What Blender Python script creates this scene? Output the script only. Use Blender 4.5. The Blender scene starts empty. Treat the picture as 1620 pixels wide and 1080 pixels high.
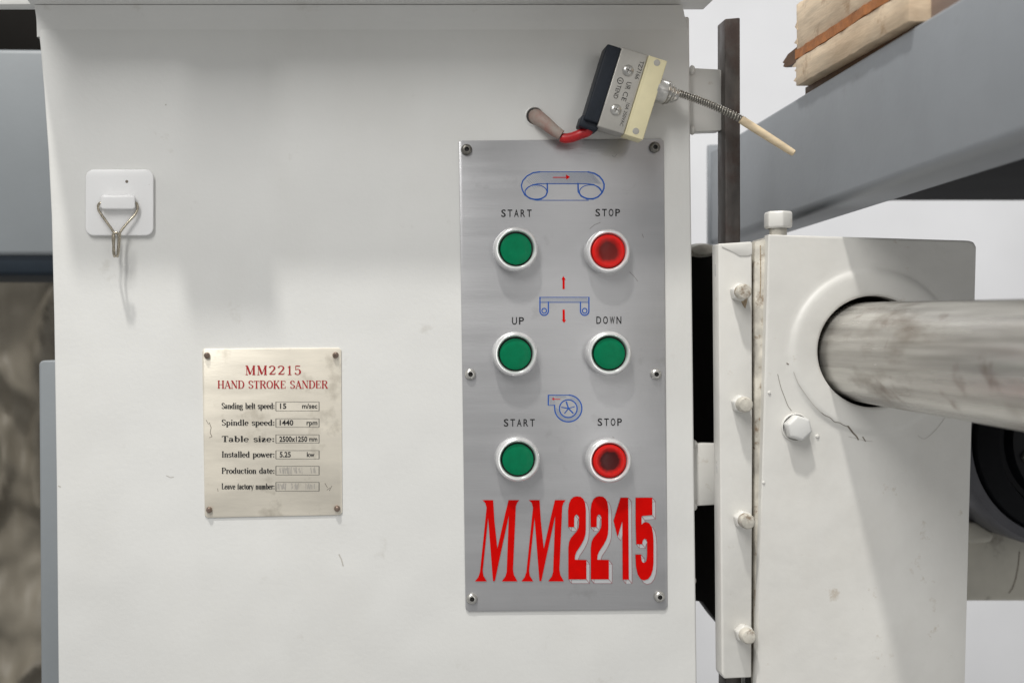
import bpy, bmesh, math, random
from mathutils import Vector, Matrix, noise
from mathutils.geometry import tessellate_polygon
random.seed(7)
SC = bpy.context.scene
COL = SC.collection
PI = math.pi

# ------------------------------------------------------------------ camera, world, lamps, exposure
S = 0.00042            # metres per photo pixel on the cabinet's front plane (y = 0)
D = 0.80               # camera distance from that plane
FX, FY = 560.0, 540.0  # photo pixel straight in front of the lens

cam_d = bpy.data.cameras.new("camera")
cam = bpy.data.objects.new("camera", cam_d); COL.objects.link(cam)
cam.location = (0, -D, 0); cam.rotation_euler = (PI/2, 0, 0)
cam_d.sensor_width = 36.0
cam_d.lens = 36.0*(D/S)/1620.0
cam_d.shift_x = (810.0-FX)/1620.0
cam_d.clip_start = 0.01; cam_d.clip_end = 60
cam_d.dof.use_dof = True; cam_d.dof.focus_distance = D-0.004; cam_d.dof.aperture_fstop = 5.6
SC.camera = cam

world = bpy.data.worlds.new("World"); SC.world = world; world.use_nodes = True
bgn = world.node_tree.nodes["Background"]
bgn.inputs[0].default_value = (1.0, 1.0, 0.99, 1); bgn.inputs[1].default_value = 0.33

def lamp(name, loc, target, sx, sy, power, col):
    l = bpy.data.lights.new(name, 'AREA'); l.shape = 'RECTANGLE'; l.size = sx; l.size_y = sy
    l.energy = power; l.color = col
    o = bpy.data.objects.new(name, l); COL.objects.link(o)
    o.location = loc
    o.rotation_euler = (Vector(target)-Vector(loc)).to_track_quat('-Z', 'Y').to_euler()
    return o
lamp("ceiling_or_fill_lamp", (-0.75, -1.6, 4.3), (0.10, 0, 0), 0.22, 0.22, 145, (1.0, 0.975, 0.93))
lamp("ceiling_or_fill_lamp", (-0.75, -1.6, 1.6), (0.10, 0, 0), 0.34, 1.2, 24, (1.0, 0.985, 0.96))
lamp("ceiling_or_fill_lamp", (0.90, -2.0, 0.1), (0.2, 0, 0), 0.5, 2.0, 4.0, (1.0, 0.985, 0.96))  # added fill at panel height, brightens the right side of the control plate
lamp("ceiling_or_fill_lamp", (1.5, 0.7, 2.3), (0.9, 1.7, 0.0), 0.5, 0.5, 13, (0.97, 0.98, 1.0))  # added fill that only brightens the wall behind

SC.view_settings.view_transform = 'Standard'; SC.view_settings.look = 'None'
SC.view_settings.exposure = 0.14; SC.view_settings.gamma = 1.0
SC.view_settings.use_curve_mapping = False

# ------------------------------------------------------------------ helpers
def P(px, py, y=0.0):
    """point at depth y that stands where the photo shows pixel (px, py)"""
    k = (D+y)/D
    return Vector(((px-FX)*S*k, y, (FY-py)*S*k))

W = {}                       # world origin of every object

class MB:
    def __init__(s): s.v = []; s.f = []
    def add(s, vs, fs):
        b = len(s.v); s.v += [Vector(q) for q in vs]; s.f += [[b+i for i in f] for f in fs]
    def box(s, a, b, M=None):
        x0,y0,z0 = a; x1,y1,z1 = b
        vs = [(x0,y0,z0),(x1,y0,z0),(x1,y1,z0),(x0,y1,z0),(x0,y0,z1),(x1,y0,z1),(x1,y1,z1),(x0,y1,z1)]
        if M is not None: vs = [M @ Vector(q) for q in vs]
        s.add(vs, [(0,3,2,1),(4,5,6,7),(0,1,5,4),(1,2,6,5),(2,3,7,6),(3,0,4,7)])
        return s
    def prism(s, front, back):
        """two matching loops; front loop faces the camera"""
        n = len(front)
        s.add(list(front)+list(back), [list(range(n)), list(range(2*n-1, n-1, -1))] +
              [(i, i+n, (i+1) % n + n, (i+1) % n) for i in range(n)])
        return s
    def tube(s, pts, rad, n=12, caps=True):
        pts = [Vector(p) for p in pts]
        m = len(pts); rings = []
        t0 = (pts[1]-pts[0]).normalized()
        up = Vector((0,0,1)) if abs(t0.z) < .9 else Vector((1,0,0))
        u = t0.cross(up).normalized()
        for i, p in enumerate(pts):
            t = (pts[min(i+1, m-1)]-pts[max(i-1, 0)]).normalized()
            u = (u - t*u.dot(t)).normalized(); w = t.cross(u)
            r = rad[i] if isinstance(rad, (list, tuple)) else rad
            rings.append([p + (u*math.cos(2*PI*k/n)+w*math.sin(2*PI*k/n))*r for k in range(n)])
        vs = [q for rg in rings for q in rg]
        fs = [(i*n+k, i*n+(k+1) % n, (i+1)*n+(k+1) % n, (i+1)*n+k) for i in range(m-1) for k in range(n)]
        if caps: fs += [list(range(n-1, -1, -1)), [(m-1)*n+k for k in range(n)]]
        s.add(vs, fs); return s
    def lathe(s, prof, n=48, M=None):
        """profile (r, h) turned about -y: h grows towards the camera"""
        vs = []; fs = []; idx = []
        for r, h in prof:
            if r < 1e-9: idx.append([len(vs)]); vs.append(Vector((0, -h, 0)))
            else:
                idx.append(list(range(len(vs), len(vs)+n)))
                vs += [Vector((r*math.cos(2*PI*k/n), -h, r*math.sin(2*PI*k/n))) for k in range(n)]
        for a, b in zip(idx, idx[1:]):
            for k in range(n):
                k2 = (k+1) % n
                if len(a) == 1: fs.append((a[0], b[k], b[k2]))
                elif len(b) == 1: fs.append((a[k], b[0], a[k2]))
                else: fs.append((a[k], b[k], b[k2], a[k2]))
        if M is not None: vs = [M @ q for q in vs]
        s.add(vs, fs); return s
    def build(s, name, mat, parent=None, bevel=0, seg=2, smooth=True, origin=None, angle=35, recalc=True):
        if origin is None:
            lo = [min(q[i] for q in s.v) for i in range(3)]; hi = [max(q[i] for q in s.v) for i in range(3)]
            origin = Vector([(a+b)/2 for a, b in zip(lo, hi)])
        me = bpy.data.meshes.new(name)
        me.from_pydata([q-origin for q in s.v], [], s.f)
        bm = bmesh.new(); bm.from_mesh(me)
        if recalc: bmesh.ops.recalc_face_normals(bm, faces=bm.faces)
        if bevel:
            es = [e for e in bm.edges if len(e.link_faces) == 2 and e.calc_face_angle(0) > 0.5]
            bmesh.ops.bevel(bm, geom=es, offset=bevel, segments=seg, profile=.5, affect='EDGES', clamp_overlap=True)
        bm.to_mesh(me); bm.free()
        if smooth:
            me.polygons.foreach_set("use_smooth", [True]*len(me.polygons))
            me.set_sharp_from_angle(angle=math.radians(angle))
        me.materials.append(mat)
        o = bpy.data.objects.new(name, me); COL.objects.link(o)
        put(o, origin, parent); return o

def put(o, origin, parent=None):
    W[o.name] = Vector(origin)
    if parent is not None:
        o.parent = parent; o.location = Vector(origin)-W[parent.name]
    else: o.location = origin

def thing(name, label, cat, loc, group=None):
    o = bpy.data.objects.new(name, None); COL.objects.link(o); o.empty_display_size = .02
    put(o, Vector(loc)); tag(o, label, cat, group); return o
def tag(o, label=None, cat=None, group=None, kind=None):
    if label: o['label'] = label
    if cat: o['category'] = cat
    if group: o['group'] = group
    if kind: o['kind'] = kind
    return o
def dup(o, origin, parent):
    """copy of a part and its pieces at another place"""
    c = o.copy(); COL.objects.link(c); c.parent = None
    put(c, origin, parent)
    for ch in [q for q in COL.objects if q.parent == o]:
        d = ch.copy(); COL.objects.link(d)
        put(d, Vector(origin)+(W[ch.name]-W[o.name]), c)
    return c

# ------------------------------------------------------------------ materials
def mat(name, col, rough=.5, metal=0.0, var=0.0, vscale=20, vcol=None, bump=0.0, bscale=400, stretch=(1,1,1),
        spots=0.0, scol=(.1,.09,.08), sscale=60, rvar=0.0, coat=0.0, spec=.5, sthr=.68, sstr=False, bump2=None, stain=None):
    m = bpy.data.materials.new(name); m.use_nodes = True
    nt = m.node_tree; N = nt.nodes; L = nt.links
    b = N["Principled BSDF"]
    b.inputs["Base Color"].default_value = (*col, 1); b.inputs["Roughness"].default_value = rough
    b.inputs["Metallic"].default_value = metal; b.inputs["Coat Weight"].default_value = coat
    b.inputs["Specular IOR Level"].default_value = spec
    geo = N.new("ShaderNodeNewGeometry")
    mp = N.new("ShaderNodeMapping"); mp.inputs["Scale"].default_value = stretch
    L.new(geo.outputs["Position"], mp.inputs["Vector"])
    colsock = None
    def nz(scale, detail=4, r=.6, vec=mp):
        n = N.new("ShaderNodeTexNoise"); n.inputs["Scale"].default_value = scale
        n.inputs["Detail"].default_value = detail; n.inputs["Roughness"].default_value = r
        L.new(vec.outputs[0], n.inputs["Vector"]); return n
    if var:
        n = nz(vscale)
        rp = N.new("ShaderNodeValToRGB"); rp.color_ramp.elements[0].position = .3; rp.color_ramp.elements[1].position = .7
        a = vcol if vcol else tuple(c*(1-var) for c in col)
        rp.color_ramp.elements[0].color = (*a, 1); rp.color_ramp.elements[1].color = (*[min(1, c*(1+var*.5)) for c in col], 1)
        L.new(n.outputs[0], rp.inputs[0]); colsock = rp.outputs[0]
        if rvar:
            mr = N.new("ShaderNodeMapRange"); mr.inputs[3].default_value = rough-rvar; mr.inputs[4].default_value = rough+rvar
            mr.inputs[1].default_value = .3; mr.inputs[2].default_value = .7
            L.new(n.outputs[0], mr.inputs[0]); L.new(mr.outputs[0], b.inputs["Roughness"])
    if spots:
        n = N.new("ShaderNodeTexNoise"); n.inputs["Scale"].default_value = sscale; n.inputs["Detail"].default_value = 5
        n.inputs["Roughness"].default_value = .65
        L.new(mp.outputs[0] if sstr else geo.outputs["Position"], n.inputs["Vector"])
        mr = N.new("ShaderNodeMapRange"); mr.inputs[1].default_value = sthr; mr.inputs[2].default_value = sthr+.1
        mr.inputs[4].default_value = spots
        L.new(n.outputs[0], mr.inputs[0])
        mx = N.new("ShaderNodeMix"); mx.data_type = 'RGBA'
        L.new(mr.outputs[0], mx.inputs[0])
        if colsock: L.new(colsock, mx.inputs[6])
        else: mx.inputs[6].default_value = (*col, 1)
        mx.inputs[7].default_value = (*scol, 1); colsock = mx.outputs[2]
    if stain:      # (amount, colour, scale, stretch, threshold, softness)
        m3 = N.new("ShaderNodeMapping"); m3.inputs["Scale"].default_value = stain[3]; m3.inputs["Location"].default_value = (3.1, 1.7, .4)
        L.new(geo.outputs["Position"], m3.inputs["Vector"])
        n = nz(stain[2], 5, .6, m3)
        mr = N.new("ShaderNodeMapRange"); mr.inputs[1].default_value = stain[4]; mr.inputs[2].default_value = stain[4]+stain[5]
        mr.inputs[4].default_value = stain[0]; L.new(n.outputs[0], mr.inputs[0])
        mx = N.new("ShaderNodeMix"); mx.data_type = 'RGBA'; L.new(mr.outputs[0], mx.inputs[0])
        if colsock: L.new(colsock, mx.inputs[6])
        else: mx.inputs[6].default_value = (*col, 1)
        mx.inputs[7].default_value = (*stain[1], 1); colsock = mx.outputs[2]
    if colsock: L.new(colsock, b.inputs["Base Color"])
    if bump:
        n = nz(bscale, 3); bp = N.new("ShaderNodeBump"); bp.inputs["Strength"].default_value = bump
        bp.inputs["Distance"].default_value = .0004
        L.new(n.outputs[0], bp.inputs["Height"]); L.new(bp.outputs[0], b.inputs["Normal"])
        if bump2:      # (strength, scale, stretch, distance): dents or turning lines
            m2 = N.new("ShaderNodeMapping"); m2.inputs["Scale"].default_value = bump2[2]
            L.new(geo.outputs["Position"], m2.inputs["Vector"])
            n2 = nz(bump2[1], 2, .5, m2); b2 = N.new("ShaderNodeBump")
            b2.inputs["Strength"].default_value = bump2[0]; b2.inputs["Distance"].default_value = bump2[3]
            L.new(n2.outputs[0], b2.inputs["Height"]); L.new(b2.outputs[0], bp.inputs["Normal"])
    return m

M = {}
M['enamel'] = mat('white_enamel', (.73,.73,.71), .36, var=.05, vscale=7, bump=.28, bscale=300, spots=.4, scol=(.50,.48,.43), sscale=34, sthr=.64, spec=.4, bump2=(.8, 9, (1,1,1), .004), stain=(.22, (.55,.53,.48), 8, (1,1,.55), .52, .3))
M['enamel_bracket'] = mat('white_enamel_bracket', (.72,.71,.675), .36, var=.08, vscale=16, bump=.5, bscale=110, spots=.6, scol=(.44,.37,.28), sscale=70, sthr=.64, spec=.45, bump2=(.5, 22, (1,1,1), .002), stain=(.30, (.50,.46,.39), 12, (1,1,.5), .52, .3))
M['enamel_dirty'] = mat('grubby_enamel', (.60,.57,.50), .5, var=.4, vscale=90, bump=.5, bscale=180, spots=.85, scol=(.20,.135,.08), sscale=110, sthr=.55)
M['plate'] = mat('brushed_aluminium', (.48,.48,.49), .36, .6, var=.09, vscale=13, bump=.14, bscale=420, stretch=(.25,1,4), spots=.35, scol=(.27,.26,.26), sscale=26, sthr=.62, rvar=.08, bump2=(.3, 9, (1,1,1), .0015), stain=(.35, (.31,.305,.305), 9, (1,1,.6), .50, .25))
M['nameplate'] = mat('brushed_nickel', (.76,.71,.61), .42, .32, var=.14, vscale=24, bump=.12, bscale=500, stretch=(.6,1,3), spots=.55, scol=(.40,.36,.29), sscale=28, sthr=.57, rvar=.1)
M['chrome'] = mat('satin_chrome', (.84,.84,.84), .22, .55, var=.12, vscale=160, coat=.3)
M['steel'] = mat('screw_steel', (.58,.57,.54), .30, .8, var=.3, vscale=300)
M['steel_dark'] = mat('dark_screw_steel', (.22,.21,.19), .38, .8, var=.35, vscale=300)
M['socket'] = mat('socket_black', (.03,.028,.025), .6)
M['green'] = mat('green_plastic', (.001,.165,.07), .30, var=.10, vscale=250, spots=.25, scol=(.12,.35,.22), sscale=900, sthr=.72, spec=.12)
M['gap_shade'] = mat('dark_gap_shade', (.008,.012,.01), .6)  # near-black, paints the shade in the gap between rim and cap
M['black_ink'] = mat('black_ink', (.014,.014,.016), .6, var=.5, vscale=900, vcol=(.04,.04,.04), spec=.08)
M['red_ink'] = mat('red_ink', (.60,.002,.001), .5, var=.12, vscale=120, spec=.05)
M['red_ink_dark'] = mat('dark_red_ink', (.40,.015,.02), .45, var=.2, vscale=900)
M['outline_ink'] = mat('outline_ink', (.28,.04,.05), .5)
M['shade_ink'] = mat('pale_ink', (.50,.51,.52), .45, .3)
M['blue_ink'] = mat('blue_ink', (.03,.11,.42), .5, var=.3, vscale=700, spec=.1)
M['hatch_ink'] = mat('hatch_ink', (.20,.25,.36), .45)
M['grime'] = mat('grime', (.085,.07,.055), .8, var=.5, vscale=900, vcol=(.26,.23,.19))
M['plastic_white'] = mat('white_plastic', (.86,.86,.86), .30, var=.02, vscale=40, spots=.5, scol=(.45,.42,.38), sscale=420, sthr=.67)
M['wire'] = mat('hook_wire', (.50,.45,.36), .25, .95, var=.35, vscale=300)
M['switch_black'] = mat('black_rubber', (.014,.019,.028), .5, var=.15, vscale=200, spots=.5, scol=(.07,.08,.10), sscale=900, sthr=.7, bump=.2, bscale=900, spec=.3)
M['switch_grey'] = mat('cast_metal', (.47,.455,.42), .40, .5, var=.1, vscale=70, bump=.15, bscale=900)
M['cream'] = mat('cream_plastic', (.80,.73,.47), .45, var=.05, vscale=120, bump=.12, bscale=700)
M['boot'] = mat('silver_boot', (.62,.61,.58), .30, .6, var=.35, vscale=150)
M['spring'] = mat('spring_steel', (.42,.40,.36), .28, .95, var=.2, vscale=300)
M['rod'] = mat('pale_wood_rod', (.76,.62,.42), .55, var=.15, vscale=160, stretch=(1,1,3))
M['red_wire'] = mat('red_wire', (.50,.010,.014), .38, var=.3, vscale=160)
M['sleeve'] = mat('dusty_sleeve', (.28,.15,.125), .6, var=.45, vscale=120, vcol=(.36,.33,.29), bump=.3, bscale=300)
M['post'] = mat('bare_steel_post', (.085,.076,.070), .45, .4, var=.35, vscale=60, stretch=(2,2,.8), bump=.3, bscale=500, spots=.5, scol=(.045,.018,.012), sscale=18, sthr=.52, rvar=.12)
M['pipe'] = mat('worn_pipe', (.64,.625,.585), .27, .6, var=.45, vscale=60, vcol=(.30,.285,.26), stretch=(1.5,.06,1.5), bump=.3, bscale=420, spots=.6, scol=(.17,.10,.07), sscale=30, sthr=.60, rvar=.10, bump2=(.12, 260, (.15,3.0,.15), .0004), stain=(.75, (.20,.16,.125), 22, (1.4,.45,1.4), .52, .16))
M['beam'] = mat('grey_blue_paint', (.285,.305,.33), .45, var=.10, vscale=9, bump=.25, bscale=200, spots=.4, scol=(.19,.195,.195), sscale=22, sthr=.62, stain=(.3, (.21,.22,.23), 7, (1,.4,1), .5, .25))
M['beam_l'] = mat('pale_grey_blue_paint', (.235,.255,.27), .45, var=.06, vscale=12, bump=.15, bscale=250)
M['navy'] = mat('dark_navy_paint', (.018,.026,.036), .5, var=.1, vscale=20, spec=.2)
M['table'] = mat('shade_black_underside', (.03,.03,.032), .9, var=.2, vscale=8, spec=.08)  # shade under the table is put into this near-black colour
M['black'] = mat('black_metal', (.008,.007,.006), .6, var=.2, vscale=20, spec=.08)
M['motor_black'] = mat('black_gloss', (.005,.0055,.007), .4, var=.3, vscale=40, spec=.12)
M['motor_rim'] = mat('grey_rim', (.075,.075,.085), .4, .3, var=.25, vscale=30)
M['motor_base'] = mat('grimy_base', (.46,.44,.38), .6, var=.25, vscale=14, spots=.6, scol=(.12,.10,.08), sscale=30, sthr=.62)
M['wood'] = mat('pale_ply', (.75,.60,.43), .6, var=.28, vscale=30, stretch=(1,.6,4), bump=.5, bscale=220, spots=.7, scol=(.38,.23,.12), sscale=40, sthr=.57, stain=(.5, (.40,.27,.16), 20, (1,.5,1), .5, .2))
M['wood_orange'] = mat('orange_veneer', (.42,.15,.035), .6, var=.35, vscale=120, bump=.6, bscale=500)
M['wood_dark'] = mat('dark_wood', (.115,.055,.022), .65, var=.3, vscale=100, bump=.4, bscale=400)
M['wood_pink'] = mat('pinkish_wood', (.36,.26,.215), .6, var=.15, vscale=60, stretch=(1,.4,3))
M['wall'] = mat('wall_paint', (.76,.765,.785), .7, var=.12, vscale=1.6)
M['tarp'] = mat('grey_brown_sheet', (.17,.153,.122), .5, var=.25, vscale=6, vcol=(.13,.115,.09), bump=.3, bscale=60, spec=.3)
M['rust'] = mat('rust_stain', (.42,.34,.24), .7, var=.4, vscale=700, vcol=(.22,.15,.09))
M['scuff_and_shade'] = mat('scuff_and_shade', (.50,.48,.44), .6)
M['copper'] = mat('rivet_metal', (.26,.195,.16), .36, .7, var=.5, vscale=500)

def red_cap_mat(core, p0, p1, seed):
    m = bpy.data.materials.new('red_translucent_cap'); m.use_nodes = True
    N = m.node_tree.nodes; L = m.node_tree.links; b = N["Principled BSDF"]
    tc = N.new("ShaderNodeTexCoord"); ln = N.new("ShaderNodeVectorMath"); ln.operation = 'LENGTH'
    fl = N.new("ShaderNodeVectorMath"); fl.operation = 'MULTIPLY'; fl.inputs[1].default_value = (1,0,1)
    L.new(tc.outputs['Object'], fl.inputs[0]); L.new(fl.outputs[0], ln.inputs[0])
    n = N.new("ShaderNodeTexNoise"); n.inputs['Scale'].default_value = seed; L.new(tc.outputs['Object'], n.inputs['Vector'])
    ma = N.new("ShaderNodeMath"); ma.operation = 'MULTIPLY_ADD'; ma.inputs[1].default_value = .0030
    L.new(n.outputs[0], ma.inputs[0]); L.new(ln.outputs['Value'], ma.inputs[2])
    rp = N.new("ShaderNodeValToRGB"); e = rp.color_ramp.elements
    mr = N.new("ShaderNodeMapRange"); mr.inputs[1].default_value = 0; mr.inputs[2].default_value = .0125
    L.new(ma.outputs[0], mr.inputs[0]); L.new(mr.outputs[0], rp.inputs[0])
    e[0].position = p0; e[0].color = (*core, 1); e[1].position = p1; e[1].color = (.62,.008,.005,1)
    L.new(rp.outputs[0], b.inputs['Base Color']); b.inputs['Roughness'].default_value = .3; b.inputs['Specular IOR Level'].default_value = .3
    return m
M['red_cap'] = red_cap_mat((.13,.008,.006), .56, .84, 190)
M['red_cap_low'] = red_cap_mat((.06,.004,.004), .58, .80, 260)

# ------------------------------------------------------------------ flat print on a plate (thin ink film, pixels of the photo as layout)
class Ink:
    def __init__(s, y, lift=.00012): s.mb = MB(); s.y = y; s.h = lift; s.k = 0
    def _z(s): s.k += 1; return s.y - s.h - (s.k % 60)*3e-6
    def poly(s, pts):
        y = s._z(); vs = [P(a, b, y) for a, b in pts]
        tris = tessellate_polygon([[Vector((a, -b, 0)) for a, b in pts]])
        fs = []
        for t in tris:
            a, b, c = (vs[i] for i in t)
            fs.append(t if (b-a).cross(c-a).y < 0 else t[::-1])
        s.mb.add(vs, fs)
    def line(s, pts, w, closed=False):
        """ribbon with a width, or a function of the direction for pen strokes"""
        y = s._z(); pts = [Vector((a, b)) for a, b in pts]
        if closed: pts = pts+[pts[0]]
        L = []; R = []; m = len(pts)
        for i, p in enumerate(pts):
            if closed and i in (0, m-1): t = (pts[1]-pts[m-2])
            else: t = pts[min(i+1, m-1)]-pts[max(i-1, 0)]
            t = t.normalized() if t.length > 1e-9 else Vector((1,0))
            ww = w(t) if callable(w) else w
            nn = Vector((-t.y, t.x))*ww*.5
            L.append(P(p.x+nn.x, p.y+nn.y, y)); R.append(P(p.x-nn.x, p.y-nn.y, y))
        s.mb.add(L+R, [(i, i+1, m+i+1, m+i) for i in range(m-1)])
    def circle(s, cx, cy, rx, ry, w, a0=0, a1=360, n=40):
        pts = arc(cx, cy, rx, ry, a0, a1, n)
        if a1-a0 >= 360: s.line(pts[:-1], w, True)
        else: s.line(pts, w)
    def build(s, name, m, parent):
        o = s.mb.build(name, m, parent, smooth=False, recalc=False)
        for p in o.data.polygons:
            if p.normal.y > 0: p.flip()
        return o

def arc(cx, cy, rx, ry, a0, a1, n=14):
    return [(cx+rx*math.cos(math.radians(a0+(a1-a0)*i/n)), cy+ry*math.sin(math.radians(a0+(a1-a0)*i/n))) for i in range(n+1)]

_font_cache = {}
def sans_ink(name, text, x0, x1, base, cap, y, material, parent, rot=0.0, weight=.012, pivot=None, lift=.00015):
    """builtin sans lettering stretched to the photo's width and height; rot turns it about its left baseline corner"""
    cu = bpy.data.curves.new('txt', 'FONT'); cu.body = text; cu.size = 1; cu.offset = weight; cu.resolution_u = 3
    o = bpy.data.objects.new('txt', cu); COL.objects.link(o)
    dg = bpy.context.evaluated_depsgraph_get(); me = o.evaluated_get(dg).to_mesh()
    vs = [v.co.copy() for v in me.vertices]; fs = [list(p.vertices) for p in me.polygons]
    o.evaluated_get(dg).to_mesh_clear(); bpy.data.objects.remove(o); bpy.data.curves.remove(cu)
    lo = min(v.x for v in vs); hi = max(v.x for v in vs)
    sx = (x1-x0)/(hi-lo); sy = cap/.729
    mb = MB(); c, s_ = math.cos(rot), math.sin(rot)
    pts = []
    for v in vs:
        a = (v.x-lo)*sx; b = -v.y*sy
        pts.append(P(x0+a*c-b*s_, base+a*s_+b*c, y-lift))
    mb.add(pts, fs)
    ob = mb.build(name, material, parent, smooth=False, recalc=False)
    for p in ob.data.polygons:
        if p.normal.y > 0: p.flip()
    return ob

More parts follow.
